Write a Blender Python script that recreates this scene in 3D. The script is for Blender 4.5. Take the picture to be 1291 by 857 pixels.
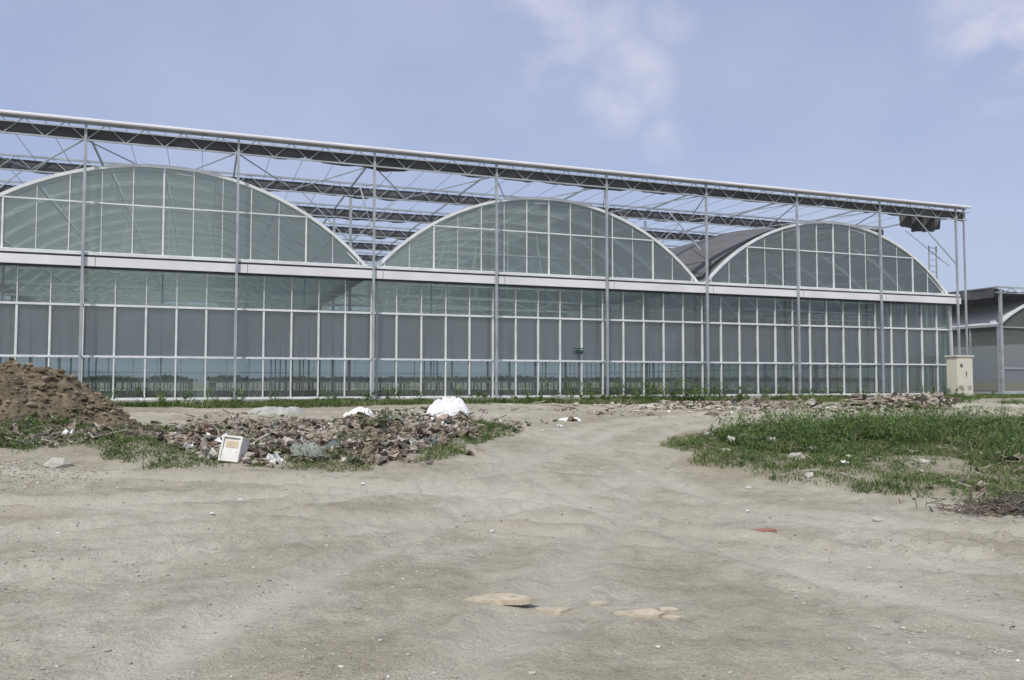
import bpy, math, random
import numpy as np
from mathutils import Vector, Matrix, Euler
random.seed(7); rng=np.random.default_rng(7)
scn=bpy.context.scene
for o in list(bpy.data.objects): bpy.data.objects.remove(o)

# ------------------------------------------------------------------ noise
_tab=np.random.default_rng(3).random((256,256))
def vn(x,y,s=0):
    x=np.asarray(x,float)+s*17.3; y=np.asarray(y,float)+s*9.7
    xi=np.floor(x).astype(int); yi=np.floor(y).astype(int)
    fx=x-xi; fy=y-yi; fx=fx*fx*(3-2*fx); fy=fy*fy*(3-2*fy)
    a=_tab[xi%256,yi%256]; b=_tab[(xi+1)%256,yi%256]; c=_tab[xi%256,(yi+1)%256]; d=_tab[(xi+1)%256,(yi+1)%256]
    return (a*(1-fx)+b*fx)*(1-fy)+(c*(1-fx)+d*fx)*fy
def fbm(x,y,s=0,o=4):
    r=0; am=.5; f=1.0; t=0
    for i in range(o):
        r=r+am*vn(np.asarray(x)*f,np.asarray(y)*f,s+i*5); t+=am; am*=.5; f*=2.03
    return r/t
def ss(a,b,v):
    u=np.clip((v-a)/(b-a),0,1); return u*u*(3-2*u)

# ------------------------------------------------------------------ site frame
OX,OY,BZ=-11.88,22.83,0.86
CA,SA=0.9367,0.3500
ANG=math.atan2(SA,CA)
def loc(x,y):
    dx=np.asarray(x)-OX; dy=np.asarray(y)-OY
    return dx*CA+dy*SA, -dx*SA+dy*CA
def wor(s,t): return OX+s*CA-t*SA, OY+s*SA+t*CA
def pdist(x,y,pts):
    d=np.full(np.shape(x),1e9)
    for (x0,y0),(x1,y1) in zip(pts[:-1],pts[1:]):
        ex,ey=x1-x0,y1-y0; L=ex*ex+ey*ey
        u=np.clip(((x-x0)*ex+(y-y0)*ey)/L,0,1)
        d=np.minimum(d,np.hypot(x-x0-u*ex,y-y0-u*ey))
    return d
def smooth(pts,n=12):
    out=[]
    P=[pts[0]]+list(pts)+[pts[-1]]
    for i in range(1,len(P)-2):
        p0,p1,p2,p3=[np.array(q,float) for q in P[i-1:i+3]]
        for k in range(n):
            t=k/n
            out.append(tuple(.5*((2*p1)+(-p0+p2)*t+(2*p0-5*p1+4*p2-p3)*t*t+(-p0+3*p1-3*p2+p3)*t**3)))
    out.append(tuple(pts[-1])); return out
def offs(pts,d):
    r=[]
    for i in range(len(pts)):
        a=pts[max(i-1,0)]; b=pts[min(i+1,len(pts)-1)]
        tx,ty=b[0]-a[0],b[1]-a[1]; l=math.hypot(tx,ty)
        r.append((pts[i][0]-ty/l*d,pts[i][1]+tx/l*d))
    return r
tr1=smooth([(-14,10.6),(-7,9.9),(-2,9.6),(3,7.9),(7,6.9),(16,5.2)],6)
tr2=smooth([(-1.6,2.5),(-.6,6),(.6,10),(1.4,14),(3.2,18),(8,21.6),(16,25)],6)
tr3=smooth([(6,3.5),(3.4,6.5),(1.6,10),(.4,14),(-2,18),(-8,19.2)],6)
tr4=smooth([(9,5.0),(4.2,7.6),(0,9.6),(-5,8.2),(-12,6.6)],6)
tr5=smooth([(-9,5),(-4,7.2),(0,10.5),(1.9,14),(3.8,17.6),(9,21)],6)
TR=[offs(t,d) for t in (tr1,tr2,tr3,tr4,tr5) for d in (-.85,.85)]
ISL=[(2.7,14.4),(3.3,12.2),(4.2,10.2),(5.4,9.2),(9,8.6),(16,9),(18,16),(14,20.7),(9,19.6),(5.6,18),(4.0,16.4)]
PILE=[(-10,12.0),(-6.5,12.3),(-4.7,11.6),(-3.1,11.3),(-1.6,11.9),(-.9,13.5),(-.3,15.6),(-1.2,17.2),(-3.6,16.0),(-6,14.6),(-10,14.4)]
MAIN=[(-5.9,13.2),(-4.6,11.8),(-3.2,11.3),(-1.7,11.8),(-1.2,13.2),(-.6,14.8),(-1.0,16.4),(-2.6,15.6),(-4.4,14.6)]
def inpoly(x,y,poly):
    r=np.zeros(np.shape(x),bool); n=len(poly)
    for i in range(n):
        x0,y0=poly[i]; x1,y1=poly[(i+1)%n]
        c=((y0>y)!=(y1>y))&(x<(x1-x0)*(y-y0)/(y1-y0+1e-12)+x0)
        r^=c
    return r
def softpoly(x,y,poly,w):
    d=pdist(x,y,list(poly)+[poly[0]]); i=inpoly(x,y,poly)
    return np.clip(.5+np.where(i,d,-d)/w,0,1)
def masks(x,y):
    wob=(fbm(x*.9,y*.9,4,3)-.5)*1.9
    isl=softpoly(x+wob,y+wob*.6,ISL,.9)
    pil=softpoly(x+wob*.6,y+wob*.4,PILE,1.0)
    return isl,pil
def H(x,y,fine=True):
    x=np.asarray(x,float); y=np.asarray(y,float)
    s,t=loc(x,y)
    h=.86*ss(-21,-3,t)
    near=ss(60,30,np.hypot(x,y-12))*ss(-.2,-1.5,t)
    isl,pil=masks(x,y)
    mn=softpoly(x,y,MAIN,1.2)
    h=h+near*((fbm(x*.25,y*.25,1,3)-.5)*.14*ss(1,6,np.hypot(x,y)+1))
    h=h+isl*near*(.05+.14*(fbm(x*.8,y*.8,9,3)))
    h=h+pil*near*(.04+.38*np.clip(fbm(x*1.0,y*1.0,12,3)-.36,0,1))
    h=h+mn*near*(.0+.40*np.clip(fbm(x*1.5,y*1.5,14,3)-.38,0,1))
    if fine:
        d=np.full(x.shape,9.)
        for k in TR: d=np.minimum(d,pdist(x,y,k))
        free=(1-isl)*(1-pil)*near
        rut=np.exp(-(d/.15)**2); ridge=np.exp(-((d-.30)/.10)**2)
        am=.15+1.3*fbm(x*.35,y*.35,20,2)
        h=h+free*am*(-.045*rut*(1+.28*np.sin(27*x+9*y))+.042*ridge*(.3+1.2*fbm(x*5,y*5,21,2)))
        h=h+near*((fbm(x*2.2,y*2.2,31,4)-.5)*.055+(fbm(x*9,y*9,37,3)-.5)*.03)
        c=np.exp(-(((x-4.0)/1.7)**2+((y-7.6)/.55)**2))+.7*np.exp(-(((x-4.8)/1.2)**2+((y-6.7)/.2)**2))
        h=h+near*c*(np.abs(fbm(x*6,y*6,50,3)-.5)*.34-.02)
    return h
def h1(x,y): return float(H(np.array([x]),np.array([y]))[0])

# ------------------------------------------------------------------ materials
def mat(name): 
    m=bpy.data.materials.new(name); m.use_nodes=True
    nt=m.node_tree; nt.nodes.clear()
    return m,nt,nt.nodes.new('ShaderNodeOutputMaterial')
def L(nt,a,b): nt.links.new(a,b)
def noise(nt,scale,detail=4,vec=None,rough=.55):
    n=nt.nodes.new('ShaderNodeTexNoise'); n.inputs['Scale'].default_value=scale; n.inputs['Detail'].default_value=detail; n.inputs['Roughness'].default_value=rough
    if vec is not None: L(nt,vec,n.inputs['Vector'])
    return n.outputs['Fac']
def ramp(nt,fac,stops):
    r=nt.nodes.new('ShaderNodeValToRGB'); e=r.color_ramp.elements
    while len(e)<len(stops): e.new(.5)
    for k,(p,c) in zip(e,stops): k.position=p; k.color=(*c,1) if len(c)==3 else c
    L(nt,fac,r.inputs[0]); return r.outputs[0]
def mixc(nt,f,a,b,mode='MIX'):
    m=nt.nodes.new('ShaderNodeMix'); m.data_type='RGBA'; m.blend_type=mode
    for s,v in ((m.inputs[0],f),(m.inputs[6],a),(m.inputs[7],b)):
        if hasattr(v,'links') : L(nt,v,s)
        elif isinstance(v,(int,float)): s.default_value=v
        else: s.default_value=(*v,1)
    return m.outputs[2]
def math_(nt,op,a,b=None,c=None,clamp=False):
    m=nt.nodes.new('ShaderNodeMath'); m.operation=op; m.use_clamp=clamp
    for i,v in enumerate((a,b,c)):
        if v is None: continue
        if hasattr(v,'links'): L(nt,v,m.inputs[i])
        else: m.inputs[i].default_value=v
    return m.outputs[0]
def objco(nt):
    return nt.nodes.new('ShaderNodeTexCoord').outputs['Object']
def bump(nt,h,dist,strength=1):
    b=nt.nodes.new('ShaderNodeBump'); b.inputs['Distance'].default_value=dist; b.inputs['Strength'].default_value=strength
    L(nt,h,b.inputs['Height']); return b.outputs[0]
def simple(name,c,rough=.6,metal=0,var=.25,scale=3,bmp=0,trans=0):
    m,nt,o=mat(name)
    co=objco(nt); f=noise(nt,scale,3,co)
    c2=tuple(max(0,v*(1-var)) for v in c); c3=tuple(min(1,v*(1+var)) for v in c)
    col=ramp(nt,f,[(.3,c2),(.7,c3)])
    p=nt.nodes.new('ShaderNodeBsdfPrincipled'); L(nt,col,p.inputs['Base Color'])
    p.inputs['Roughness'].default_value=rough; p.inputs['Metallic'].default_value=metal
    if bmp: L(nt,bump(nt,noise(nt,scale*6,3,co),bmp),p.inputs['Normal'])
    out=p.outputs[0]
    if trans:
        t=nt.nodes.new('ShaderNodeBsdfTranslucent'); L(nt,col,t.inputs[0])
        mx=nt.nodes.new('ShaderNodeMixShader'); mx.inputs[0].default_value=trans
        L(nt,out,mx.inputs[1]); L(nt,t.outputs[0],mx.inputs[2]); out=mx.outputs[0]
    L(nt,out,o.inputs[0]); return m
def sheet(name,tint,haze_col,haze,trl=.5,gloss=1.7,dirt=.15,rough=.06,scale=1.2,plain=False):
    """thin glass or film: see-through + dusty haze + reflection"""
    m,nt,o=mat(name)
    tr=nt.nodes.new('ShaderNodeBsdfTransparent'); tr.inputs[0].default_value=(*tint,1)
    df=nt.nodes.new('ShaderNodeBsdfDiffuse'); tl=nt.nodes.new('ShaderNodeBsdfTranslucent')
    df.inputs[0].default_value=(*haze_col,1); tl.inputs[0].default_value=(*haze_col,1)
    m1=nt.nodes.new('ShaderNodeMixShader'); m1.inputs[0].default_value=trl
    L(nt,df.outputs[0],m1.inputs[1]); L(nt,tl.outputs[0],m1.inputs[2])
    m2=nt.nodes.new('ShaderNodeMixShader'); m2.inputs[0].default_value=haze
    if not plain:
        co=objco(nt)
        f=math_(nt,'MULTIPLY_ADD',noise(nt,scale,2,co,.65),dirt*2,haze-dirt,clamp=True); L(nt,f,m2.inputs[0])
    L(nt,tr.outputs[0],m2.inputs[1]); L(nt,m1.outputs[0],m2.inputs[2])
    out=m2.outputs[0]
    if gloss:
        fr=nt.nodes.new('ShaderNodeFresnel'); fr.inputs[0].default_value=1.5
        ff=math_(nt,'MULTIPLY',fr.outputs[0],gloss,clamp=True)
        gl=nt.nodes.new('ShaderNodeBsdfGlossy'); gl.inputs['Roughness'].default_value=rough; gl.inputs[0].default_value=(.92,.95,.95,1)
        m3=nt.nodes.new('ShaderNodeMixShader'); L(nt,ff,m3.inputs[0]); L(nt,out,m3.inputs[1]); L(nt,gl.outputs[0],m3.inputs[2]); out=m3.outputs[0]
    L(nt,out,o.inputs[0]); return m
def tinted(name,stops,rough=.7,trans=.35):
    m,nt,o=mat(name)
    a=nt.nodes.new('ShaderNodeAttribute'); a.attribute_name='tint'
    col=ramp(nt,a.outputs['Fac'],stops)
    p=nt.nodes.new('ShaderNodeBsdfPrincipled'); L(nt,col,p.inputs['Base Color']); p.inputs['Roughness'].default_value=rough
    p.inputs['Specular IOR Level'].default_value=.25
    if not trans: L(nt,p.outputs[0],o.inputs[0]); return m
    t=nt.nodes.new('ShaderNodeBsdfTranslucent'); L(nt,col,t.inputs[0])
    mx=nt.nodes.new('ShaderNodeMixShader'); mx.inputs[0].default_value=trans
    L(nt,p.outputs[0],mx.inputs[1]); L(nt,t.outputs[0],mx.inputs[2]); L(nt,mx.outputs[0],o.inputs[0]); return m

M_galv=simple('galvanised_steel',(.36,.39,.40),.5,.2,.2,2)
M_rib=simple('inner_rib_steel',(.80,.83,.82),.5,0,.1,2)
M_alu=simple('aluminium_white',(.68,.70,.69),.5,.05,.12,2)
M_white=simple('painted_white_gutter',(.70,.69,.70),.5,0,.10,.8)
M_dark=simple('dark_gutter_gap',(.05,.055,.06),.7)  # near-black for the gap lines and joints of the gutter band
M_net=simple('shade_net_grey',(.10,.10,.105),.85,0,.3,1.5,.01,.15)
M_glass=sheet('wall_glass',(.68,.76,.72),(.42,.49,.455),.17,.4,1.5,.07)
M_gable=sheet('gable_glass',(.84,.90,.88),(.60,.67,.65),.18,.45,1.6,.08)
M_roof=sheet('roof_film',(.80,.85,.84),(.80,.88,.86),.68,.72,1.0,.10,.35,.35)
M_curt=sheet('rolled_film_curtain',(.80,.74,.79),(.88,.82,.86),.80,.12,0,.08,.2,.5)
M_clear=sheet('far_wall_glass',(.72,.80,.78),(.6,.68,.66),.35,.6,0,plain=True)
M_conc=simple('concrete_kerb',(.40,.39,.36),.9,0,.2,2,.01)
M_floor=simple('ground_cloth',(.24,.27,.22),.9,0,.3,.7)
M_bench=simple('bench_grey',(.48,.51,.48),.6,0,.15,2)
M_green=simple('green_enamel',(.02,.06,.045),.5)

# ------------------------------------------------------------------ builder
class MB:
    def __init__(s): s.v=[]; s.f=[]; s.m=[]
    def add(s,vs,fs,mi=0):
        b=len(s.v); s.v+= [tuple(p) for p in vs]; s.f+=[tuple(i+b for i in f) for f in fs]; s.m+=[mi]*len(fs)
    def box(s,a,b,mi=0):
        x0,y0,z0=a; x1,y1,z1=b
        s.add([(x0,y0,z0),(x1,y0,z0),(x1,y1,z0),(x0,y1,z0),(x0,y0,z1),(x1,y0,z1),(x1,y1,z1),(x0,y1,z1)],
              [(0,3,2,1),(4,5,6,7),(0,1,5,4),(1,2,6,5),(2,3,7,6),(3,0,4,7)],mi)
    def beam(s,a,b,w,h=None,mi=0,n=4):
        a=Vector(a); b=Vector(b); d=(b-a)
        if d.length<1e-6: return
        d.normalize(); up=Vector((0,0,1)) if abs(d.z)<.95 else Vector((0,1,0))
        x=d.cross(up).normalized(); y=x.cross(d).normalized(); h=h or w
        vs=[]
        for p in (a,b):
            for k in range(n):
                an=math.pi/n+2*math.pi*k/n; r=1/math.cos(math.pi/n) if n==4 else 1
                vs.append(p+x*math.cos(an)*w/2*r+y*math.sin(an)*h/2*r)
        fs=[(k,(k+1)%n,n+(k+1)%n,n+k) for k in range(n)]+[tuple(range(n))[::-1],tuple(range(n,2*n))]
        s.add(vs,fs,mi)
    def obj(s,name,mats,parent=None,smooth_=False):
        me=bpy.data.meshes.new(name); me.from_pydata(s.v,[],s.f)
        for m in (mats if isinstance(mats,list) else [mats]): me.materials.append(m)
        me.polygons.foreach_set('material_index',s.m)
        if smooth_: me.polygons.foreach_set('use_smooth',[True]*len(s.f))
        me.update(); o=bpy.data.objects.new(name,me); scn.collection.objects.link(o)
        if parent: o.parent=parent
        return o
def empty(name,locn=(0,0,0),rz=0):
    e=bpy.data.objects.new(name,None); e.location=locn; e.rotation_euler=(0,0,rz); e.empty_display_size=.5
    scn.collection.objects.link(e); return e

# ------------------------------------------------------------------ GREENHOUSE
G=empty('greenhouse',(OX,OY,BZ),ANG)
S0,S1,D=-16,32,40
HW,RISE,ZG=5.84,2.62,4.16
R=(HW*HW+RISE*RISE)/(2*RISE)
def az(x): return ZG+math.sqrt(max(R*R-x*x,0))-(R-RISE)
CEN=[-10,2,14,26]
b=MB()
for s in range(S0,S1+1,4):
    b.box((s-.035,-.42,0),(s+.035,-.35,7.72))
    b.box((s-.09,-.47,0),(s+.09,-.30,.02))
    for z in (1.35,2.75,4.1): b.box((s-.015,-.35,z-.02),(s+.015,-.0,z+.02))
for s in (S0,-4,8,20,S1):
    for t in range(4,D+1,4):
        b.box((s-.045,t-.045,0),(s+.045,t+.045,7.2))
b.box((S1+.42,-.40,0),(S1+.48,-.34,7.7))
b.obj('steel_posts',M_galv,G)
b=MB(); nb=MB()
for i,t in enumerate(range(0,D+1,4)):
    tt=t-.38 if t==0 else t
    zt,zb=7.74,7.28
    x0,x1=S0-1,S1+.6
    b.beam((x0,tt,zt),(x1,tt,zt),.06)
    b.beam((x0,tt,zb),(x1,tt,zb),.045)
    x=x0; up=False
    st=.5 if t<24 else 1.0
    while x<x1-.1:
        b.beam((x,tt,zb if not up else zt),(x+st,tt,zt if not up else zb),.022); x+=st; up=not up
    n=260; ps=[]
    for k in range(n+1):
        x=x0+(x1-x0)*k/n
        a=float(fbm(x*1.7,t*3.1,60,3)); c=float(fbm(x*.6,t*1.7,61,2))
        ht=.18+.22*a; ztop=zt-.08-.05*c; zlo=ztop-ht-.12*c
        ps.append((x,ztop,zlo,.14+.10*a))
    for k in range(n):
        p,q=ps[k],ps[k+1]
        vs=[]
        for (x,z1,z0,w) in (p,q):
            vs+=[(x,tt+.06,z1),(x,tt+.05,(z1+z0)/2),(x,tt+.10,z0),(x,tt+.10+w,(z0+z1)/2-.02),(x,tt+.08+w*.7,z1+.02)]
        nb.add(vs,[(j,5+j,5+(j+1)%5,(j+1)%5) for j in range(5)])
for s in range(S0,S1+1,4):
    b.beam((s,-.38,7.60),(s,D,7.60),.055)
for s in range(S0,S1,4):
    for k in (1,2,3):
        b.beam((s+k,-.38,7.70),(s+k,D,7.70),.014)
b.beam((S0-1,-.48,7.58),(S1+.65,-.48,7.58),.03)
for s in (S0,-4,8,20,S1):
    for t in range(0,D,8):
        b.beam((s,t,5.4),(s,t+2.2,7.25),.035)
    for t in range(4,D,8):
        b.beam((s,t,5.6),(s-1.7 if s>S0 else s,t,7.28),.035)
        b.beam((s,t,5.6),(s+1.7 if s<S1 else s,t,7.28),.035)
for s in range(S0,S1,4):
    b.beam((s,-.3,7.3),(s+2,3.9,7.3),.03); b.beam((s+2,3.9,7.34),(s+4,-.3,7.34),.03)
b.beam((S1,-.38,5.4),(S1-2.2,-.38,7.25),.035)
b.obj('shade_frame_trusses',M_galv,G)
nb.obj('bundled_shade_net',M_net,G)
b=MB()
b.beam((S0-1,-.52,7.80),(S1+.65,-.52,7.80),.10,n=8)
b.box((S0-1,-.50,7.80),(S1+.5,-.1,7.85))
b.obj('eave_strip',M_white,G)
def cloth(fn,nu,nv):
    m=MB(); vs=[fn(i/nu,j/nv) for j in range(nv+1) for i in range(nu+1)]
    m.add(vs,[(j*(nu+1)+i,j*(nu+1)+i+1,(j+1)*(nu+1)+i+1,(j+1)*(nu+1)+i) for j in range(nv) for i in range(nu)]); return m
def flap(u,v):
    s=29.6+2.2*u; k=float(fbm(u*9,v*2,70,3))
    return (s,.15+.12*math.sin(u*22)+.1*k,7.62-v*(.50+.38*math.sin(u*3)*.8+.15*k))
cloth(flap,50,8).obj('hanging_net_flap',M_net,G)
def tent(u,v):
    s=20.3+8.6*u; t=.35+22*v
    if u<.66: z=4.50+(7.28-4.50)*math.sin(u/.66*math.pi/2)**.80
    else: z=7.28-.55*((u-.66)/.34)**1.2
    z-=.9*max(0,1-v*5)**1.5*min(1,u*1.4)
    z=max(z,az(min(max(s-26,-HW),HW))+.05)
    return (s,t+.15*math.sin(u*4),z+.03-.05*float(fbm(u*6,v*12,80,3)))
cloth(tent,40,60).obj('draped_shade_net',simple('draped_net',(.12,.12,.12),.95,0,.15,.6),G,True)

b=MB(); film=MB(); rim=MB()
NA=28
for c in CEN:
    a0=math.asin(HW/R); pr=[c+R*math.sin(-a0+2*a0*k/NA) for k in range(NA+1)]
    pz=[az(x-c) for x in pr]
    for k in range(NA):
        rim.beam((pr[k],-.02,pz[k]+.02),(pr[k+1],-.02,pz[k+1]+.02),.09,.09)
        rim.beam((pr[k],.02,pz[k]-.14),(pr[k+1],.02,pz[k+1]-.14),.03,.03)
    for t in range(2,D+1,2):
        for k in range(0,NA,2):
            b.beam((pr[k],t,pz[k]-.06),(pr[k+2],t,pz[k+2]-.06),.075)
    for t in range(4,D,4):
        b.beam((c-HW,t,ZG+.02),(c+HW,t,ZG+.02),.06)
        b.beam((c-4.2,t,az(4.2)-.1),(c+4.2,t,az(4.2)-.1),.045)
        for q in (-3,-1.5,0,1.5,3):
            b.beam((c+q,t,ZG),(c+q*.75,t,az(q*.75)-.06),.035)
    for k in (3,7,11,14,17,21,25):
        b.beam((pr[k],.05,pz[k]-.09),(pr[k],D,pz[k]-.09),.04)
    for j in range(0,D,4):
        for k in range(NA):
            film.add([(pr[k],j,pz[k]),(pr[k+1],j,pz[k+1]),(pr[k+1],j+4,pz[k+1]),(pr[k],j+4,pz[k])],[(0,1,2,3)])
b.obj('roof_ribs',M_rib,G); film.obj('roof_film_skin',M_roof,G,True); rim.obj('gable_rims',M_alu,G)
b=MB()
for s in (S0,-4,8,20,S1):
    b.box((s-.17,.1,ZG-.12),(s+.17,D,ZG-.08)); b.box((s-.19,.1,ZG-.12),(s-.165,D,ZG+.06)); b.box((s+.165,.1,ZG-.12),(s+.19,D,ZG+.06))
b.obj('valley_gutters',M_galv,G)
g=MB(); fr=MB()
for c in CEN:
    xs=[-HW+.02]+[-5.6+.8*k for k in range(15)]+[HW-.02]
    for x0,x1 in zip(xs[:-1],xs[1:]):
        z0,z1=az(x0),az(x1); j=random.uniform(-.006,.006); j2=random.uniform(-.006,.006)
        g.add([(c+x0,j,ZG),(c+x1,j2,ZG),(c+x1,j2+random.uniform(-.006,.006),z1),(c+x0,j,z0)],[(0,1,2,3)])
    for k,x in enumerate(xs[1:-1]):
        w=.045 if k%5==2 else .024
        if k%2==0 or k%5==2: fr.box((c+x-w/2,-.045,ZG),(c+x+w/2,.03,az(x)))
        else: fr.box((c+x-.008,-.02,ZG),(c+x+.008,.02,az(x)))
    xr=math.sqrt(max(0,R*R-(5.62-ZG+R-RISE)**2))
    fr.box((c-xr,-.055,5.60),(c+xr,-.047,5.64)); 
    fr.box((c-HW,-.05,ZG+.02),(c+HW,.03,ZG+.08))
g.obj('gable_glazing',M_gable,G); fr.obj('gable_bars',M_alu,G)
b=MB()
b.box((S0-.1,-.32,3.80),(S1+.25,-.02,4.05),0)
b.box((S0-.1,-.28,4.05),(S1+.20,-.02,4.11),1)
b.box((S0-.1,-.31,4.11),(S1+.22,-.02,4.19),2)
b.box((S0-.1,-.26,3.76),(S1+.20,-.02,3.80),1)
for s in range(S0,S1+1,4): b.box((s+.3,-.325,3.805),(s+.31,-.321,4.045),1)
b.obj('front_gutter_band',[M_white,M_dark,M_alu],G)
rows=[(.20,1.32),(1.38,2.72),(2.78,3.76)]
fr=MB(); g=MB()
fr.box((S0,-.06,.14),(S1,.05,.20)); fr.box((S0,-.075,1.32),(S1,.05,1.38)); fr.box((S0,-.075,2.72),(S1,.05,2.78))
n=int((S1-S0)/.8)
for i in range(n+1):
    s=S0+.8*i
    for r,(z0,z1) in enumerate(rows):
        w=(.040,.055,.022)[r]; fr.box((s-w/2,-.06,z0),(s+w/2,.04,z1))
    if i<n:
        for r,(z0,z1) in enumerate(rows):
            w=.02; q=[random.uniform(-.009,.009) for _ in range(4)]
            g.add([(s+w,q[0],z0),(s+.8-w,q[1],z0),(s+.8-w,q[2],z1),(s+w,q[3],z1)],[(0,1,2,3)])
for i in range(0,n,1):
    s=S0+.8*i+.4; fr.box((s-.03,-.085,1.33),(s+.03,-.076,1.37))
fr.obj('front_wall_bars',M_alu,G); g.obj('front_wall_glass',M_glass,G)
def curt(u,v):
    s=S0+.3+(S1-S0-.6)*u; return (s,.17+.02*math.sin(s*5)+.015*math.sin(s*17+v*3),1.36+v*1.36)
cloth(curt,480,3).obj('roller_film',M_curt,G,True)
b=MB(); b.beam((S0+.2,.17,1.36),(S1-.2,.17,1.36),.07,n=8); b.beam((S0+.2,.20,2.74),(S1-.2,.20,2.74),.04,n=6)
for z in (1.7,2.05,2.4): b.beam((S0+.2,.24,z),(S1-.2,.24,z),.02)
for s in np.arange(S0+2,S1,4): b.box((s-.02,.25,.2),(s+.02,.29,3.75))
b.obj('roller_tubes',M_galv,G)
b=MB(); b.box((S0-.1,-.16,-.25),(S1+.1,.12,.14)); b.box((S1-.1,.12,-.25),(S1+.1,D,.14)); b.obj('base_kerb',M_conc,G)
for nm,face in (('side_wall',1),('side_wall_left',2),('back_wall',3)):
    fr=MB(); g=MB()
    if face<3:
        S=S1 if face==1 else S0
        for z in (.17,1.35,2.75,4.02): fr.box((S-.04,.13,z-.03),(S+.04,D,z+.03))
        for k in range(int(D/.8)):
            t=.14+.8*k; fr.box((S-.035,t-.022,.2),(S+.035,t+.022,4.0))
        g.add([(S,.1,.2),(S,D,.2),(S,D,4.04),(S,.1,4.04)],[(0,1,2,3)])
    else:
        for z in (.17,1.35,2.75,4.02): fr.box((S0,D-.04,z-.03),(S1,D+.04,z+.03))
        for k in range(int((S1-S0)/1.6)+1):
            s=S0+1.6*k; fr.box((s-.03,D-.035,.2),(s+.03,D+.035,4.0))
        g.add([(S0,D,.2),(S1,D,.2),(S1,D,4.04),(S0,D,4.04)],[(0,1,2,3)])
        for c in CEN:
            xs=[-HW+2*HW*k/16 for k in range(17)]
            for x0,x1 in zip(xs[:-1],xs[1:]): g.add([(c+x0,D,ZG),(c+x1,D,ZG),(c+x1,D,az(x1)),(c+x0,D,az(x0))],[(0,1,2,3)])
            for x in xs[1:-1:2]: fr.box((c+x-.02,D-.03,ZG),(c+x+.02,D+.03,az(x)))
    fr.obj(nm+'_bars',M_alu,G); g.obj(nm+'_glass',M_clear,G)
b=MB(); b.box((S0+.1,.13,-.2),(S1-.1,D-.1,.03)); b.obj('floor',M_floor,G)
b=MB()
for s in np.arange(S0+2,S1,2.0):
    b.box((s-.55,2.2,.62),(s+.55,D-3,.68))
    for t in np.arange(2.6,D-3,4): b.box((s-.5,t,.03),(s-.46,t+.04,.62)); b.box((s+.46,t,.03),(s+.5,t+.04,.62))
b.obj('growing_benches',M_bench,G)
b=MB()
for t in range(4,D,4):
    b.beam((S0,t,3.7),(S1,t,3.7),.06); b.beam((S0,t,3.35),(S1,t,3.35),.05)
    x=S0; up=0
    while x<S1: b.beam((x,t,3.35 if up else 3.7),(x+1,t,3.7 if up else 3.35),.025); x+=1; up=1-up
b.obj('inner_trusses',M_rib,G)

def blades(name,P,hh,ww,lean,m,z=None,parent=None,tint=None):
    N=len(P); P=np.asarray(P,float)
    if z is None: z=H(P[:,0],P[:,1])-.01
    a=rng.random(N)*2*np.pi; la=rng.random(N)*2*np.pi
    dx,dy=np.cos(a),np.sin(a); lx,ly=np.cos(la)*lean*hh,np.sin(la)*lean*hh
    V=np.zeros((N,5,3))
    def setv(i,fx,wf,zf,lf):
        V[:,i,0]=P[:,0]+dx*ww*wf+lx*lf; V[:,i,1]=P[:,1]+dy*ww*wf+ly*lf; V[:,i,2]=z+hh*zf
    setv(0,0,-.35,0,0); setv(1,0,.35,0,0); setv(2,0,.5,.55,.3); setv(3,0,-.5,.55,.3); setv(4,0,0,1-.25*min(lean,1),1)
    return mesh54(name,V,m,parent,rng.random(N) if tint is None else tint)
def mesh54(name,V,m,parent,tv):
    N=len(V)
    me=bpy.data.meshes.new(name); me.vertices.add(N*5); me.vertices.foreach_set('co',V.reshape(-1))
    base=np.arange(N)[:,None]*5
    lp=np.concatenate([base+np.array([[0,1,2,3]]),base+np.array([[3,2,4]])],1).reshape(-1)
    me.loops.add(N*7); me.loops.foreach_set('vertex_index',lp.astype(np.int32))
    me.polygons.add(N*2)
    st=np.stack([np.arange(N)*7,np.arange(N)*7+4],1).reshape(-1)
    me.polygons.foreach_set('loop_start',st.astype(np.int32))
    try: me.polygons.foreach_set('loop_total',np.tile([4,3],N).astype(np.int32))
    except Exception: pass
    me.update(calc_edges=True); me.validate()
    at=me.attributes.new('tint','FLOAT','POINT'); at.data.foreach_set('value',np.repeat(tv,5).astype(np.float32))
    me.materials.append(m); o=bpy.data.objects.new(name,me); scn.collection.objects.link(o)
    if parent: o.parent=parent
    return o
def leafy(name,cx,cy,hts,nl,ll,spread,m,dull=0):
    """broad-leaved weeds: leaves scattered in a cone around each stem"""
    n=len(cx); N=n*nl; r=np.repeat
    X0,Y0,Hh=r(cx,nl),r(cy,nl),r(hts,nl); z0=H(cx,cy); Z0=r(z0,nl)
    u=rng.random(N)**.8; rad=spread*Hh*(.3+.7*rng.random(N))*(1.05-.6*u); an=rng.random(N)*6.283
    bx=X0+np.cos(an)*rad*.6; by=Y0+np.sin(an)*rad*.6; bz=Z0+Hh*u
    el=rng.normal(.25,.45,N); l=ll*(.5+.9*rng.random(N)); 
    dx,dy,dz=np.cos(an)*np.cos(el),np.sin(an)*np.cos(el),np.sin(el)
    px,py=-np.sin(an),np.cos(an); w=l*.30
    V=np.zeros((N,5,3))
    def sv(i,a,wf,dr):
        V[:,i,0]=bx+dx*l*a+px*w*wf; V[:,i,1]=by+dy*l*a+py*w*wf; V[:,i,2]=bz+dz*l*a-dr*l
    sv(0,0,-.25,0); sv(1,0,.25,0); sv(2,.5,.5,.0); sv(3,.5,-.5,.0); sv(4,1,0,.22)
    pt=r(np.clip(rng.normal(.5,.25,n),0,1),nl)
    return mesh54(name,V,m,None,np.clip(pt*.6+.35*u+rng.normal(0,.12,N)+dull,0,1))
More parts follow.
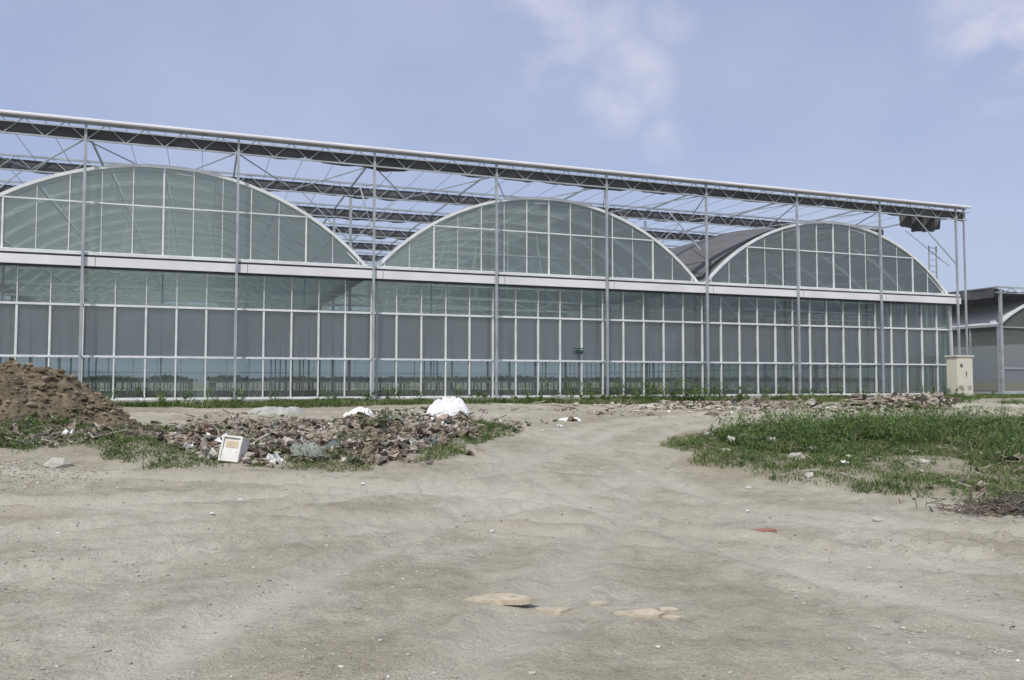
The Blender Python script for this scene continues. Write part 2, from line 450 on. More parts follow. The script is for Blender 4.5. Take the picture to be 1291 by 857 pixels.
M_grass=tinted('grass_blades',[(0,(.07,.115,.035)),(.4,(.115,.175,.05)),(.68,(.165,.215,.075)),(.84,(.28,.27,.14)),(1,(.42,.37,.25))])
M_weed=tinted('weed_leaves',[(0,(.05,.09,.028)),(.5,(.10,.17,.045)),(.85,(.165,.24,.075)),(1,(.28,.28,.13))])
M_crop=tinted('crop_leaves',[(0,(.05,.08,.045)),(.6,(.08,.13,.06)),(1,(.13,.19,.09))])
N=12000
cs=S0+2+2*np.floor(rng.random(N)*23)+rng.normal(0,.28,N); ct=2.3+rng.random(N)**1.5*(D-8)
blades('potted_crop',np.stack([cs,ct],1),.10+.30*rng.random(N)*fbm(cs*.5,ct*.5,5),.05+.05*rng.random(N),.7,M_crop,np.full(N,.68),G)
N=8000
cs=S0+1+rng.random(N)*(S1-S0-2); ct=.5+rng.random(N)*1.2; k=fbm(cs*.8,ct*.8,6,3)>.53
cs,ct=cs[k],ct[k]; N=len(cs)
blades('inner_weeds',np.stack([cs,ct],1),.1+.5*rng.random(N),.03+.02*rng.random(N),.6,M_crop,np.full(N,.03),G)

b=MB()
for q in (-.2,.2): b.box((31.45+q-.02,.28,4.2),(31.45+q+.02,.32,6.25))
for k in range(8): b.box((31.27,.285,4.4+.25*k),(31.63,.315,4.43+.25*k))
b.obj('ladder',M_galv,G)
b=MB(); b.box((14.95,-.18,1.60),(15.2,-.09,1.72)); b.box((15.0,-.20,1.62),(15.13,-.181,1.69)); b.box((14.88,-.14,1.76),(15.25,-.10,1.79)); b.beam((15.07,-.12,1.72),(15.07,-.12,1.76),.02)
b.obj('vent_motor',M_green,G)
b=MB()
for s in (8,20): b.beam((s+.16,-.14,.1),(s+.16,-.14,3.75),.07,n=8)
b.beam((31.8,-.14,.1),(31.8,-.14,3.75),.07,n=8)
b.obj('downpipes',M_galv,G)

# ------------------------------------------------------------------ second greenhouse
gx,gy=wor(38.4,3.0)
G2=empty('greenhouse.001',(gx,gy,BZ),ANG)
HW2,R2r,Z2=4.6,1.5,3.3
RR=(HW2*HW2+R2r*R2r)/(2*R2r)
def az2(x): return Z2+math.sqrt(max(RR*RR-x*x,0))-(RR-R2r)
M_side=sheet('side_house_film',(.46,.49,.44),(.26,.275,.25),.55,.35,.5,.1)
M_sroof=sheet('side_house_roof',(.6,.6,.6),(.76,.77,.77),.9,.25,.3,.05)
b=MB(); w=MB(); f=MB()
for c in (4.6,14.1):
    xs=[-HW2+2*HW2*k/20 for k in range(21)]
    for x0,x1 in zip(xs[:-1],xs[1:]):
        w.beam((c+x0,-.03,az2(x0)+.02),(c+x1,-.03,az2(x1)+.02),.12,.10)
        f.add([(c+x0,0,.2),(c+x1,0,.2),(c+x1,0,az2(x1)),(c+x0,0,az2(x0))],[(0,1,2,3)])
        w.add([(c+x0,.05,az2(x0)),(c+x1,.05,az2(x1)),(c+x1,30,az2(x1)),(c+x0,30,az2(x0))],[(0,1,2,3)],1)
    for k in range(0,21,4): b.box((c+xs[k]-.025,-.06,.2),(c+xs[k]+.025,.02,az2(xs[k])))
    for z in (.2,1.3,3.2): b.box((c-HW2,-.07,z-.025),(c+HW2,.02,z+.025))
for s in (0,4.7,9.4,14.1,18.8):
    b.box((s-.06,-.2,0),(s+.06,-.09,5.0))
for t in (4,8,12,16,20,24,28): b.box((-.12,t,0),(-.04,t+.08,5.0))
b.box((-.3,-.2,5.05),(19,-.14,5.12)); b.box((-.3,-.2,4.80),(19,-.14,4.84))
b.box((-.14,-.1,5.05),(-.08,30,5.12)); b.box((-.1,0,3.22),(.04,30,3.34))
for k in range(38): b.beam((-.3+.5*k,-.17,4.82 if k%2 else 5.07),(.2+.5*k,-.17,5.07 if k%2 else 4.82),.03)
f.add([(0,0,.2),(0,30,.2),(0,30,3.3),(0,0,3.3)],[(0,1,2,3)])
for k in range(20): b.box((-.04,1.5*k,.1),(.03,1.5*k+.06,3.3))
def net2(u,v): return (-.3+19.4*u,-.15+30*v,5.03-.12*math.sin(u*math.pi*7)**2-.08*float(fbm(u*30,v*20,90,2)))
cloth(net2,60,20).obj('flat_shade_net',M_net,G2)
def edge2(u,v): return (-.32+.05*math.sin(u*60)-.02*v,-.1+30*u,5.06-v*(.30+.30*float(fbm(u*25,2,93,3))))
cloth(edge2,90,3).obj('hanging_net_edge',M_net,G2)
b.box((-.1,-.15,-.2),(19,.1,.18)); b.box((-.15,.1,-.2),(.05,30,.18))
b.obj('frame',M_galv,G2); w.obj('arched_roof',[M_alu,M_sroof],G2); f.obj('film_walls',M_side,G2)
b=MB(); b.box((.2,.2,-.2),(18.8,29.8,.02)); b.obj('floor',M_floor,G2)

# ------------------------------------------------------------------ GROUND
def axis(lo,hi,st,far):
    a=list(np.arange(lo,hi+st/2,st)); d=st; x=a[-1]
    while x<far: d*=1.25; x+=d; a.append(x)
    d=st; x=a[0]; pre=[]
    while x>-far: d*=1.25; x-=d; pre.append(x)
    return np.array(pre[::-1]+a)
X=axis(-13,18,.055,3000); Y=axis(3.2,27,.045,3000)
XX,YY=np.meshgrid(X,Y); ZZ=H(XX,YY)
nx,ny=len(X),len(Y)
co=np.stack([XX,YY,ZZ],-1).reshape(-1,3)
ii=np.arange(nx*ny).reshape(ny,nx)
q=np.stack([ii[:-1,:-1],ii[:-1,1:],ii[1:,1:],ii[1:,:-1]],-1).reshape(-1,4)
me=bpy.data.meshes.new('ground'); me.vertices.add(len(co)); me.vertices.foreach_set('co',co.reshape(-1))
me.loops.add(q.size); me.loops.foreach_set('vertex_index',q.reshape(-1).astype(np.int32))
me.polygons.add(len(q)); me.polygons.foreach_set('loop_start',(np.arange(len(q))*4).astype(np.int32))
try: me.polygons.foreach_set('loop_total',np.full(len(q),4,np.int32))
except Exception: pass
me.polygons.foreach_set('use_smooth',np.ones(len(q),bool))
me.update(calc_edges=True); me.validate()
isl,pil=masks(XX,YY)
dt=np.full(XX.shape,9.)
for k in TR: dt=np.minimum(dt,pdist(XX,YY,k))
sL,tL=loc(XX,YY)
strip=ss(-4.2,-1.8,tL+1.5*(fbm(XX*.7,YY*.7,44,3)-.5))
trk=np.exp(-(dt/.26)**2)*(1-isl)*(1-pil)*(.1+1.4*fbm(XX*.5,YY*.5,23,2))
Z=np.stack([np.maximum(isl,strip*.6),trk,pil,np.ones_like(isl)],-1).reshape(-1,4)
ca=me.color_attributes.new('zone','FLOAT_COLOR','POINT'); ca.data.foreach_set('color',Z.reshape(-1).astype(np.float32))
m,nt,o=mat('dry_earth'); cn=nt.nodes.new('ShaderNodeTexCoord').outputs['Object']
A=nt.nodes.new('ShaderNodeAttribute'); A.attribute_name='zone'
sp=nt.nodes.new('ShaderNodeSeparateColor'); L(nt,A.outputs['Color'],sp.inputs[0])
c1=ramp(nt,noise(nt,.5,5,cn,.62),[(.30,(.315,.285,.215)),(.46,(.375,.345,.265)),(.56,(.42,.392,.310)),(.70,(.49,.465,.385))])
c2=ramp(nt,noise(nt,5,5,cn,.72),[(.3,(.64,.63,.61)),(.5,(.97,.97,.97)),(.72,(1.15,1.15,1.15))])
col=mixc(nt,.70,c1,c2,'MULTIPLY')
mpg=nt.nodes.new('ShaderNodeMapping'); mpg.inputs['Rotation'].default_value=(0,0,.25); mpg.inputs['Scale'].default_value=(.5,2.8,1); L(nt,cn,mpg.inputs[0])
c4=ramp(nt,noise(nt,1.4,4,mpg.outputs[0],.6),[(.35,(.80,.79,.76)),(.55,(1,1,1)),(.7,(1.12,1.12,1.13))])
col=mixc(nt,.5,col,c4,'MULTIPLY')
c3=ramp(nt,noise(nt,60,3,cn,.8),[(.32,(.60,.58,.55)),(.5,(1,1,1)),(.70,(1.25,1.25,1.28))])
col=mixc(nt,.65,col,c3,'MULTIPLY')
vo=nt.nodes.new('ShaderNodeTexVoronoi'); vo.inputs['Scale'].default_value=26; L(nt,cn,vo.inputs['Vector'])
peb=math_(nt,'LESS_THAN',vo.outputs['Distance'],.20)
pm=math_(nt,'MULTIPLY',peb,math_(nt,'GREATER_THAN',noise(nt,7,2,cn),.56))
col=mixc(nt,math_(nt,'MULTIPLY',pm,.5),col,(.47,.455,.40))
col=mixc(nt,math_(nt,'MULTIPLY',sp.outputs[1],.65,clamp=True),col,(.49,.465,.385))
col=mixc(nt,math_(nt,'MULTIPLY',sp.outputs[0],.55),col,(.23,.205,.13))
col=mixc(nt,math_(nt,'MULTIPLY',sp.outputs[2],.65),col,(.23,.195,.145))
p=nt.nodes.new('ShaderNodeBsdfPrincipled'); p.inputs['Roughness'].default_value=.95; p.inputs['Specular IOR Level'].default_value=.15
L(nt,col,p.inputs['Base Color'])
L(nt,bump(nt,noise(nt,15,5,cn,.75),.05,.9),p.inputs['Normal']); L(nt,p.outputs[0],o.inputs[0])
me.materials.append(m); go=bpy.data.objects.new('ground',me); scn.collection.objects.link(go)

# ------------------------------------------------------------------ stones
t_=(1+5**.5)/2
IV=np.array([(-1,t_,0),(1,t_,0),(-1,-t_,0),(1,-t_,0),(0,-1,t_),(0,1,t_),(0,-1,-t_),(0,1,-t_),(t_,0,-1),(t_,0,1),(-t_,0,-1),(-t_,0,1)])/math.sqrt(1+t_*t_)
IF=[(0,11,5),(0,5,1),(0,1,7),(0,7,10),(0,10,11),(1,5,9),(5,11,4),(11,10,2),(10,7,6),(7,1,8),(3,9,4),(3,4,2),(3,2,6),(3,6,8),(3,8,9),(4,9,5),(2,4,11),(6,2,10),(8,6,7),(9,8,1)]
def stones(name,P,size,m,flat=.6,sink=.25,zf=H):
    P=np.asarray(P,float); N=len(P); z=zf(P[:,0],P[:,1])
    V=IV[None]*(1+rng.uniform(-.28,.28,(N,12,1)))
    V=V*np.stack([size*rng.uniform(.8,1.4,N),size*rng.uniform(.6,1,N),size*flat*rng.uniform(.6,1.1,N)],-1)[:,None]
    a=rng.random(N)*6.28; c,s=np.cos(a)[:,None],np.sin(a)[:,None]
    W=np.stack([V[...,0]*c-V[...,1]*s+P[:,0:1],V[...,0]*s+V[...,1]*c+P[:,1:2],V[...,2]+(z+size*flat*(1-2*sink)*.7)[:,None]],-1)
    F=(np.arange(N)[:,None,None]*12+np.array(IF)[None]).reshape(-1,3)
    me=bpy.data.meshes.new(name); me.from_pydata(W.reshape(-1,3).tolist(),[],F.tolist())
    at=me.attributes.new('tint','FLOAT','POINT'); at.data.foreach_set('value',np.repeat(rng.random(N),12).astype(np.float32))
    me.materials.append(m); o=bpy.data.objects.new(name,me); scn.collection.objects.link(o); return o
M_stone=tinted('gravel_stone',[(0,(.24,.215,.17)),(.5,(.37,.34,.275)),(.93,(.45,.42,.35)),(1,(.62,.60,.55))],.9,0.0)
N=17000
yy=4+rng.random(N)**1.3*18; xx=(rng.random(N)*2-1)*(yy*.72+.5)
k=fbm(xx*.8,yy*.8,77,3)+rng.random(N)*.35>.62
sz=.004+.014*rng.random(k.sum())**4
stones('gravel',np.stack([xx[k],yy[k]],1),sz,M_stone)
P=[(-6.15,11.3),(-8.1,12.2),(3.75,14.2),(4.1,14.8),(4.5,14.4),(3.4,13.2),(4.9,13.6),(3.6,15.2),(3.1,10.9),(4.0,11.2),(-2.2,8.6),(.9,9.6),(2.3,12.3),(3.9,8.9),(.6,16.3),(5.2,12.9),(3.9,13.5),(4.4,12.9),(6.2,12.6),(5.7,11.6)]
S=[.17,.08,.15,.11,.13,.08,.12,.13,.05,.10,.03,.03,.04,.05,.07,.1,.07,.14,.1,.06]
stones('stone',P,np.array(S),simple('pale_rock',(.44,.415,.36),.9,0,.2,6,.01),.65)
N=2200; xx=rng.normal(-6.9,.9,N); yy=rng.normal(10.6,.5,N)
stones('gravel_spill',np.stack([xx,yy],1),.007+.012*rng.random(N),M_stone)

# ------------------------------------------------------------------ rubbish
PAL=[simple('rag_%d'%i,c,.88,0,.35,9) for i,c in enumerate([(.19,.155,.115),(.26,.22,.165),(.34,.30,.245),(.115,.10,.085),(.45,.42,.36),(.68,.68,.66),(.21,.135,.10),(.12,.155,.16),(.21,.215,.15),(.36,.285,.215)])]
WT=[.25,.23,.16,.10,.08,.03,.035,.02,.05,.045]
def crumple(mb,x,y,z,a,b_,mi,tilt=.5,amp=.25,n=3):
    r=Euler((random.gauss(0,tilt),random.gauss(0,tilt),random.random()*6.28)).to_matrix()
    vs=[]
    for j in range(n+1):
        for i in range(n+1):
            p=Vector(((i/n-.5)*a+random.gauss(0,a*.07),(j/n-.5)*b_+random.gauss(0,b_*.07),random.gauss(0,min(a,b_)*amp)))
            p=r@p; vs.append((x+p.x,y+p.y,z+p.z))
    mb.add(vs,[(j*(n+1)+i,j*(n+1)+i+1,(j+1)*(n+1)+i+1,(j+1)*(n+1)+i) for j in range(n) for i in range(n)],mi)
def rubbish(name,gen,count,smin,smax,sticks=0,wt=WT,lift=.05,tilt=.4,amp=.22):
    mb=MB(); pts=[gen() for _ in range(count+sticks)]
    P=np.array(pts); z=H(P[:,0],P[:,1])
    for k in range(count):
        a=(smin+(smax-smin)*random.random()**2)*(1 if random.random()<.95 else 1.8); mi=random.choices(range(10),wt)[0]
        crumple(mb,P[k,0],P[k,1],z[k]+random.random()**2*lift,a,a*random.uniform(.3,1),mi,tilt,amp)
    for k in range(count,count+sticks):
        l=random.uniform(.1,.45); an=random.random()*6.28; ti=random.gauss(.08,.2)
        d=Vector((math.cos(an)*math.cos(ti),math.sin(an)*math.cos(ti),math.sin(ti)))*l
        c=Vector((P[k,0],P[k,1],z[k]+.02+random.random()*lift)); mb.beam(c-d/2,c+d/2,random.uniform(.008,.025),random.uniform(.006,.02),random.choice([0,1,2,3,6,4]))
    return mb.obj(name,PAL)
def gen_poly(poly,thr=.4,sc=1.0,seed=15):
    xs=[p[0] for p in poly]; ys=[p[1] for p in poly]
    def g():
        while True:
            x=random.uniform(min(xs),max(xs)); y=random.uniform(min(ys),max(ys))
            if inpoly(np.array([x]),np.array([y]),poly)[0] and float(fbm(x*sc,y*sc,seed,3))+random.random()*.25>thr+.12: return x,y
    return g
rubbish('rubbish_pile',gen_poly(MAIN,.38),3400,.03,.22,900,lift=.08)
rubbish('rubbish_pile',gen_poly([(-10.5,12.6),(-6.6,12.2),(-5.2,13.0),(-5.6,15),(-10.5,14.6)],.41),1500,.03,.20,300)
g_=gen_poly(MAIN,.33); P=[g_() for _ in range(1500)]
stones('rubble_clods',P,.02+.07*rng.random(1500)**2.5,tinted('clod',[(0,(.16,.13,.09)),(.6,(.27,.23,.17)),(1,(.42,.38,.31))],.95,0),.8,.1)
mb=MB()
for k in range(34):
    x,y=g_(); a=random.uniform(.3,.6); crumple(mb,x,y,h1(x,y)+.05,a,a*.6,random.choice([0,1,1,2,4,8,9,7]),.25,.13,7)
mb.obj('discarded_tarps',PAL)
rubbish('scattered_litter',gen_poly([(-9,13),(-1,11.6),(.2,15.5),(.4,18),(-1,18.4),(-5,17),(-8,16.4)],.46,.8),1500,.02,.16,400,lift=.03)
rubbish('scattered_litter',gen_poly([(-5,15.5),(-1,16),(2,19),(9,21.5),(6,24),(-3,20.5),(-8,18)],.50,.6),520,.03,.2,160,lift=.02)
rubbish('scattered_litter',gen_poly(ISL,.42,.9),800,.03,.18,420,lift=.05)
HW_=[.2,.25,.25,.05,.1,.01,.02,.02,.1,.02]
rubbish('rubble_heap',lambda:(random.gauss(7.0,1.5),random.gauss(23.1,.5)),520,.08,.28,90,HW_,.14)
N=900; stones('rubble_stones',np.stack([rng.normal(6.6,1.9,N),rng.normal(23.0,.6,N)],1),.03+.10*rng.random(N)**2,M_stone)
def ridge_gen():
    u=random.random(); return (10.2+2.6*u+random.gauss(0,.2),24.0+.7*u+random.gauss(0,.35))
mb=MB()
for k in range(60):
    x,y=ridge_gen(); z=h1(x,y); l=random.uniform(.4,1.2); an=random.gauss(.3,.7)
    ti=random.gauss(0,.15); c=Vector((x,y,z+.06+random.random()*.26)); d=Vector((math.cos(an),math.sin(an)*.5,ti))*l
    mid=c+Vector((0,0,random.gauss(0,.05))); r=random.uniform(.03,.08); mi=random.choice([1,2,2,4,0,9])
    mb.beam(c-d/2,mid,r*1.6,r,mi,6); mb.beam(mid,c+d/2,r*1.3,r,mi,6)
for k in range(300):
    x,y=ridge_gen(); crumple(mb,x,y,h1(x,y)+random.random()*.26,random.uniform(.15,.5),random.uniform(.12,.3),random.choice([1,2,4,0,2]))
mb.obj('log_and_cloth_heap',PAL)
mb=MB()
for k in range(420):
    x=random.gauss(5.6,.34); y=random.gauss(9.3,.15); z=h1(x,y); l=random.uniform(.05,.26); an=random.random()*6.28; ti=random.gauss(.15,.35)
    c=Vector((x,y,z+.01+random.random()*.09)); d=Vector((math.cos(an)*math.cos(ti),math.sin(an)*math.cos(ti),math.sin(ti)))*l
    mb.beam(c-d/2,c+d/2,random.uniform(.006,.012),None,random.choice([0,3,3,0]),4)
mb.obj('twig_heap',PAL)

M_ws=simple('white_sheeting',(.74,.74,.73),.6,0,.08,5)
def sheet_heap(name,cx,cy,rx,ry,hz,m,seed):
    z0=h1(cx,cy); n=40; mb=MB(); vs=[]
    for j in range(n+1):
        for i in range(n+1):
            u=i/n*2-1; v=j/n*2-1; r=math.hypot(u,v)
            k=float(fbm(u*1.6+5,v*1.6+5,seed,2)); k2=abs(float(fbm(u*3.5+2,v*3.5,seed+3,4))-.5)*2
            z=hz*max(0,1-r**3)**.7*(.35+.9*k)-.75*k2*hz*max(0,1.1-r)
            e=1-.5*float(fbm(math.atan2(v,u)*1.5+9,3,seed+7,2))
            vs.append((cx+u*rx*e,cy+v*ry*e,z0+z+.015-.10*max(0,r-.8)))
    mb.add(vs,[(j*(n+1)+i,j*(n+1)+i+1,(j+1)*(n+1)+i+1,(j+1)*(n+1)+i) for j in range(n) for i in range(n)])
    return mb.obj(name,m)
sheet_heap('white_plastic_sheet',-1.42,18.6,.66,.45,.58,M_ws,100)
sheet_heap('white_plastic_sheet',-3.35,18.2,.42,.28,.20,M_ws,110)
sheet_heap('white_plastic_sheet',1.3,18.6,.34,.2,.05,M_ws,120)
sheet_heap('white_plastic_sheet',-7.0,13.1,.16,.12,.16,M_ws,130)
sheet_heap('white_plastic_sheet',-4.75,13.0,.45,.28,.18,simple('grey_sheeting',(.5,.5,.48),.6),140)
sheet_heap('grey_tarpaulin',-5.4,19.2,.9,.5,.18,simple('tarp_grey',(.36,.36,.33),.7),150)
sheet_heap('grey_tarpaulin',-3.0,12.0,.40,.25,.16,simple('tarp_green_grey',(.20,.22,.18),.7),160)
mb=MB()
for (x,y,a,mi) in [(-3.2,8.9,.05,5),(-3.1,9.5,.04,5),(-1.9,10.6,.05,5),(.65,11.8,.04,5),(2.6,9.2,.04,5),(6.6,13.7,.16,5),(7.4,13.9,.14,9),(7.9,13.5,.12,5),(6.1,13.6,.1,4),(1.0,17.4,.12,5),(-2.2,13.1,.1,7),(4.2,12.8,.15,4),(-.2,8.2,.03,5),(3.1,5.2,.035,6),(2.0,5.9,.03,4),(8.5,14.4,.2,6)]:
    crumple(mb,x,y,h1(x,y)+.02,a,a*.7,mi,.3,.15)
mb.obj('paper_scraps',PAL)

# white foam box
E=empty('foam_box',(-3.92,11.45,h1(-3.92,11.45)+.03)); E.rotation_euler=(math.radians(-14),math.radians(5),math.radians(-10))
M_foam=simple('foam_dirty_white',(.68,.67,.61),.8,0,.15,8,.003)
b=MB(); w,h,d,t=.30,.36,.22,.028
b.box((-w/2,0,0),(w/2,d,t)); b.box((-w/2,0,h-t),(w/2,d,h)); b.box((-w/2,0,t),(-w/2+t,d,h-t)); b.box((w/2-t,0,t),(w/2,d,h-t)); b.box((-w/2+t,.03,t),(w/2-t,d,h-t))
b.box((-w/2+t+.004,.012,t),(w/2-t-.004,.03,h*.45))
o=b.obj('box_shell',M_foam,E); bv=o.modifiers.new('b','BEVEL'); bv.width=.006; bv.segments=2
b=MB(); b.box((-.09,.024,.20),(.09,.029,.29)); b.obj('label',simple('faded_label',(.50,.42,.30),.7),E)

# broken tiles
M_tile=simple('broken_tile',(.44,.38,.28),.9,0,.25,12,.004)
def slab(name,cx,cy,r,npt,seed,tk=.010,m=M_tile,ex=1.5):
    rs=random.Random(seed); pts=[]
    for k in range(npt):
        a=2*math.pi*k/npt+rs.uniform(-.3,.3); q=r*rs.uniform(.7,1.1); pts.append((cx+math.cos(a)*q*ex,cy+math.sin(a)*q*.9))
    z=h1(cx,cy)+.012; mb=MB(); n=len(pts); sl=rs.uniform(-.03,.03)
    mb.add([(x,y,z-.02+(x-cx)*sl) for x,y in pts]+[(cx+(x-cx)*.97,cy+(y-cy)*.97,z+tk+(x-cx)*sl) for x,y in pts],[tuple(range(n,2*n)),tuple(range(n))[::-1]]+[(k,(k+1)%n,n+(k+1)%n,n+k) for k in range(n)])
    return mb.obj(name,m)
for a in [(-.07,5.52,.155,6,1),(.26,5.42,.085,5,2),(.56,5.6,.06,5,8,.004),(.82,5.36,.115,6,3),(1.02,5.45,.065,5,4,.004),(1.0,5.28,.05,5,12,.004)]: slab('broken_tile',*a)
M_red=simple('red_clay',(.34,.16,.12),.85)
slab('red_brick_fragment',2.44,8.1,.08,6,9,.016,M_red,1.9)

# ------------------------------------------------------------------ dirt mound
cx,cy=-10.2,15.8; rx,ry=2.95,2.2
def mound(x,y):
    U=(x-cx)/rx; Vv=(y-cy)/ry
    ang_=np.arctan2(Vv,U); r=np.hypot(U,Vv)*(1+.25*(fbm(np.cos(ang_)*1.3+4,np.sin(ang_)*1.3+4,205,3)-.5))
    z=H(x,y)-.06+1.04*np.clip(1-r**2.6,0,1)*(.78+.5*fbm(x*.9,y*.9,200,3))+.45*(fbm(x*2.4,y*2.4,210,5)-.5)*np.clip(1.2-r,0,1)-.5*np.clip(r-.96,0,1)
    return z+.34*np.abs(fbm(x*6,y*6,215,4)-.5)*np.clip(1.2-r,0,1)
n=190; g=np.linspace(-1,1,n+1); U,Vv=np.meshgrid(g,g); xx=cx+U*rx; yy=cy+Vv*ry; z=mound(xx,yy)
ii=np.arange((n+1)**2).reshape(n+1,n+1)
me=bpy.data.meshes.new('dirt_mound'); me.from_pydata(np.stack([xx,yy,z],-1).reshape(-1,3).tolist(),[],np.stack([ii[:-1,:-1],ii[:-1,1:],ii[1:,1:],ii[1:,:-1]],-1).reshape(-1,4).tolist())
me.materials.append(simple('brown_soil',(.150,.120,.075),.95,0,.6,2.5,.06)); o=bpy.data.objects.new('dirt_mound',me); scn.collection.objects.link(o)
N=2600; a=rng.random(N)*6.28; r=rng.random(N)**.6*1.0
stones('soil_clods',np.stack([cx+np.cos(a)*r*rx,cy+np.sin(a)*r*ry],1),.015+.07*rng.random(N)**3,tinted('soil_clod',[(0,(.09,.072,.045)),(.6,(.17,.135,.085)),(1,(.27,.22,.16))],.95,0),.8,.15,lambda x,y:mound(x,y))

# ------------------------------------------------------------------ vegetation
def scatter(N,xr,yr): return rng.uniform(*xr,N),rng.uniform(*yr,N)
def veg(name,x,y,hmin,hmax,w,lean,m,dry=0):
    N=len(x); hh=hmin+(hmax-hmin)*rng.random(N)*(.4+.9*fbm(x*1.3,y*1.3,33,3)); ww=w*(.6+.8*rng.random(N))
    t=np.clip(.05+dry+.75*fbm(x*.7,y*.7,66,3)+rng.normal(0,.22,N),0,1)
    return blades(name,np.stack([x,y],1),hh,ww,lean,m,tint=t)
x,y=scatter(230000,(2.4,17),(8.7,21)); isl,_=masks(x,y)
d=fbm(x*1.1,y*1.1,300,4); back=ss(12.5,15.0,y-.12*(x-6))*ss(20.5,18,y)
k=(isl>.4)&(d+.18*back+.16*rng.random(len(x))>.545)
x,y,back=x[k],y[k],back[k]
veg('grass',x,y,.03,.16,.010,.9,M_grass,.04)
x,y=scatter(2800,(2.6,17),(9,14.5)); isl,_=masks(x,y); k=(isl>.5)&(fbm(x*.9,y*.9,303,3)>.49); x,y=x[k],y[k]
leafy('low_weeds',x,y,.04+.10*rng.random(len(x)),16,.05,1.0,M_weed)
x,y=scatter(6200,(3.6,17),(12.6,19.5)); isl,_=masks(x,y); back=ss(12.8,15.0,y-.12*(x-6))*ss(20,18,y); d=fbm(x*1.0,y*1.0,306,3)
k=(isl>.7)&(d+.20*back+.14*rng.random(len(x))>.59)
x,y=x[k],y[k]
leafy('weeds',x,y,.06+.38*rng.random(len(x))**1.5*(.2+1.3*fbm(x*.6,y*.6,309,2)),24,.065,.75,M_weed)
x,y=scatter(360,(4.6,15),(14.4,18.6)); isl,_=masks(x,y); k=(isl>.8)&(fbm(x*.5,y*.5,312,2)>.47); x,y=x[k],y[k]
leafy('tall_weeds',x,y,.28+.36*rng.random(len(x)),46,.075,.40,M_weed,.05)
x,y=scatter(3000,(3.5,17),(12.5,19.5)); isl,_=masks(x,y); k=(isl>.7)&(fbm(x*.7,y*.7,318,3)>.50); x,y=x[k],y[k]; N=len(x)
blades('dry_stalks',np.stack([x,y],1),.15+.34*rng.random(N),np.full(N,.008),.5,M_grass,tint=.72+.28*rng.random(N))
x,y=scatter(120000,(-11,.6),(10.8,18)); wob,pl=masks(x,y)
d=fbm(x*1.1,y*1.1,320,4); inm=inpoly(x,y,MAIN)
k=(pl>.15)&(d+.12*rng.random(len(x))>np.where(inm,.61,.52))
veg('grass',x[k],y[k],.03,.15,.010,.9,M_grass,.03)
x,y=scatter(1700,(-10,.3),(11.6,17)); wob,pl=masks(x,y); k=(pl>.3)&(fbm(x*.9,y*.9,324,3)>.51)
x,y=x[k],y[k]; leafy('weeds',x,y,.06+.24*rng.random(len(x))**2,20,.06,.8,M_weed)
s=rng.uniform(-9,33,90000); t=-.5-2.9*rng.random(90000)**1.2
d=fbm(s*.6,t*.9,340,4)+.12*np.exp(-((s-17)/3.4)**2)+.05*np.exp(-((s-29)/3)**2)+.06*np.exp(-((s-5)/5)**2)
k=d+.06*rng.random(len(s))>.58
x,y=wor(s[k],t[k]); veg('grass',x,y,.05,.28,.017,.8,M_grass,.0)
sc=np.concatenate([rng.normal(16.8,2.4,120),rng.uniform(-8,32,160)]); tc=-.6-2.0*rng.random(280)
x,y=wor(sc,tc); leafy('weeds',x,y,.10+.55*rng.random(280)**1.6*np.where(np.abs(sc-16.8)<3.8,1.3,.85),60,.11,.6,M_weed)
s=rng.uniform(22,46,45000); t=rng.uniform(-6.5,2,45000); d=fbm(s*.5,t*.8,350,4); k=(d+.05*rng.random(len(s))>.57)&((t<-.5)|(s>33))
x,y=wor(s[k],t[k]); veg('grass',x,y,.04,.22,.018,.8,M_grass,.03)

# ------------------------------------------------------------------ power cabinet
px,py=wor(31.35,-.95)
C=empty('electrical_cabinet',(px,py,h1(px,py)),ANG)
M_cab=simple('cream_paint',(.62,.59,.49),.5,0,.06,3); M_cabd=simple('cabinet_seam',(.12,.12,.11),.6)
b=MB(); b.box((-.46,-.28,-.15),(.46,.28,.14)); b.obj('plinth',M_conc,C)
b=MB(); b.box((-.42,-.24,.14),(.42,.24,1.62)); b.box((-.47,-.29,1.62),(.47,.29,1.68)); b.box((-.40,-.252,.18),(-.012,-.241,1.58)); b.box((.012,-.252,.18),(.40,-.241,1.58))
o=b.obj('housing',M_cab,C); bv=o.modifiers.new('b','BEVEL'); bv.width=.006; bv.segments=2
b=MB(); b.box((.04,-.275,.85),(.07,-.253,1.05))
for k in range(5): b.box((-.32,-.256,.3+.04*k),(-.1,-.2525,.315+.04*k)); b.box((.1,-.256,.3+.04*k),(.32,-.2525,.315+.04*k))
b.box((-.26,-.256,1.2),(-.12,-.2525,1.34)); b.obj('handle_and_vents',M_cabd,C)

# ------------------------------------------------------------------ light, sky, camera
sd=Vector((-.22,-.66,1.0)).normalized()
el=math.asin(sd.z); rot=math.atan2(sd.x,sd.y)
sun=bpy.data.lights.new('sun','SUN'); sun.energy=3.2; sun.angle=math.radians(.8); sun.color=(1,.97,.92)
so=bpy.data.objects.new('sun',sun); so.rotation_euler=sd.to_track_quat('Z','Y').to_euler(); scn.collection.objects.link(so)
w=bpy.data.worlds.new('World'); scn.world=w; w.use_nodes=True; nt=w.node_tree; nt.nodes.clear()
out=nt.nodes.new('ShaderNodeOutputWorld'); bg=nt.nodes.new('ShaderNodeBackground'); L(nt,bg.outputs[0],out.inputs[0])
sky=nt.nodes.new('ShaderNodeTexSky'); sky.sky_type='NISHITA'; sky.sun_disc=False; sky.sun_elevation=el; sky.sun_rotation=rot
sky.air_density=1.0; sky.dust_density=2.5; sky.ozone_density=1.5
tc=nt.nodes.new('ShaderNodeTexCoord').outputs['Generated']
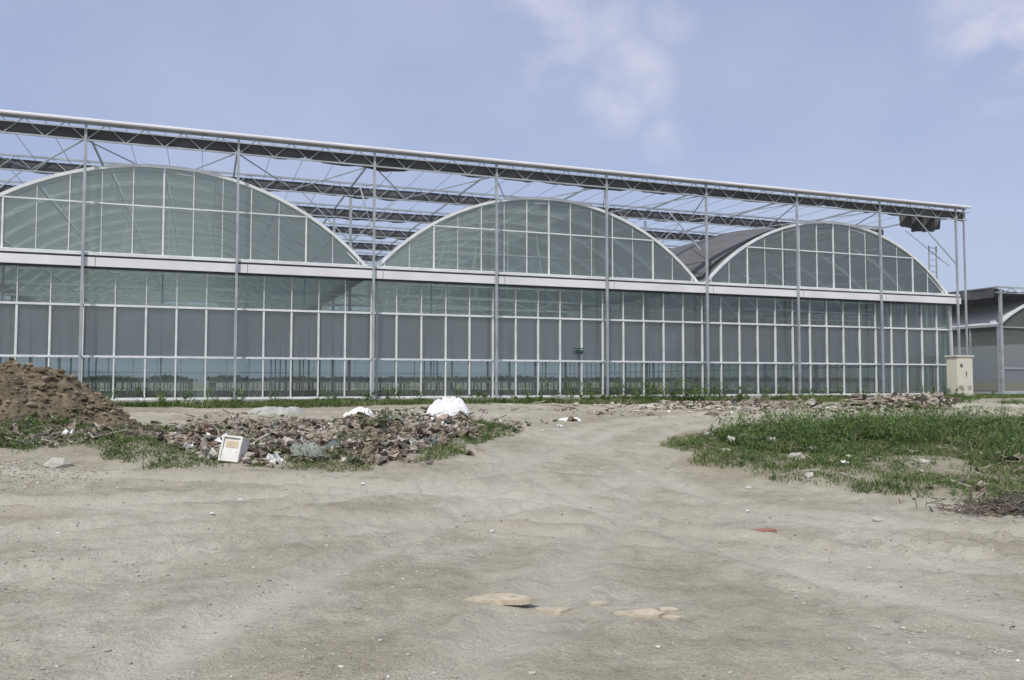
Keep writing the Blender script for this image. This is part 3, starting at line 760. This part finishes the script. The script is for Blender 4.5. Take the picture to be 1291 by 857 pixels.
def blob(d,r,seed):
    v=nt.nodes.new('ShaderNodeVectorMath'); v.operation='DISTANCE'; L(nt,tc,v.inputs[0]); v.inputs[1].default_value=tuple(Vector(d).normalized())
    mr=nt.nodes.new('ShaderNodeMapRange'); mr.interpolation_type='SMOOTHSTEP'; L(nt,v.outputs['Value'],mr.inputs[0])
    mr.inputs[1].default_value=r; mr.inputs[2].default_value=0; mr.inputs[3].default_value=0; mr.inputs[4].default_value=1
    return mr.outputs[0]
acc=None
for d,r,st in [((.14,1,.365),.085,.95),((.06,1,.46),.13,.9),((.62,1,.43),.12,1.1),((.19,1,.30),.05,.7),((.04,1,.40),.07,.6),((.20,1,.45),.06,.5)]:
    q=math_(nt,'MULTIPLY',blob(d,r,0),st); acc=q if acc is None else math_(nt,'MAXIMUM',acc,q)
mp=nt.nodes.new('ShaderNodeMapping'); mp.inputs['Scale'].default_value=(1,1,1.5); L(nt,tc,mp.inputs[0])
nz=noise(nt,9,7,mp.outputs[0],.55)
mr=nt.nodes.new('ShaderNodeMapRange'); L(nt,nz,mr.inputs[0]); mr.inputs[1].default_value=.34; mr.inputs[2].default_value=.62
cl=math_(nt,'MULTIPLY',acc,mr.outputs[0],clamp=True)
wide=nt.nodes.new('ShaderNodeMapRange'); L(nt,noise(nt,2.2,6,mp.outputs[0],.6),wide.inputs[0]); wide.inputs[1].default_value=.40; wide.inputs[2].default_value=.8; wide.inputs[4].default_value=.32
cl=math_(nt,'MAXIMUM',cl,wide.outputs[0])
c=mixc(nt,.6,sky.outputs[0],(3.45,3.85,5.6))
c=mixc(nt,cl,c,(5.2,5.2,6.0))
L(nt,c,bg.inputs[0]); bg.inputs[1].default_value=.14
cam=bpy.data.cameras.new('camera'); cam.sensor_width=36; cam.lens=36*1042/1291; cam.clip_end=8000; cam.clip_start=.05
co_=bpy.data.objects.new('camera',cam); co_.location=(0,0,1.5); co_.rotation_euler=(math.radians(90+2.88),0,0); scn.collection.objects.link(co_); scn.camera=co_
scn.view_settings.view_transform='Standard'; scn.view_settings.look='None'; scn.view_settings.exposure=0
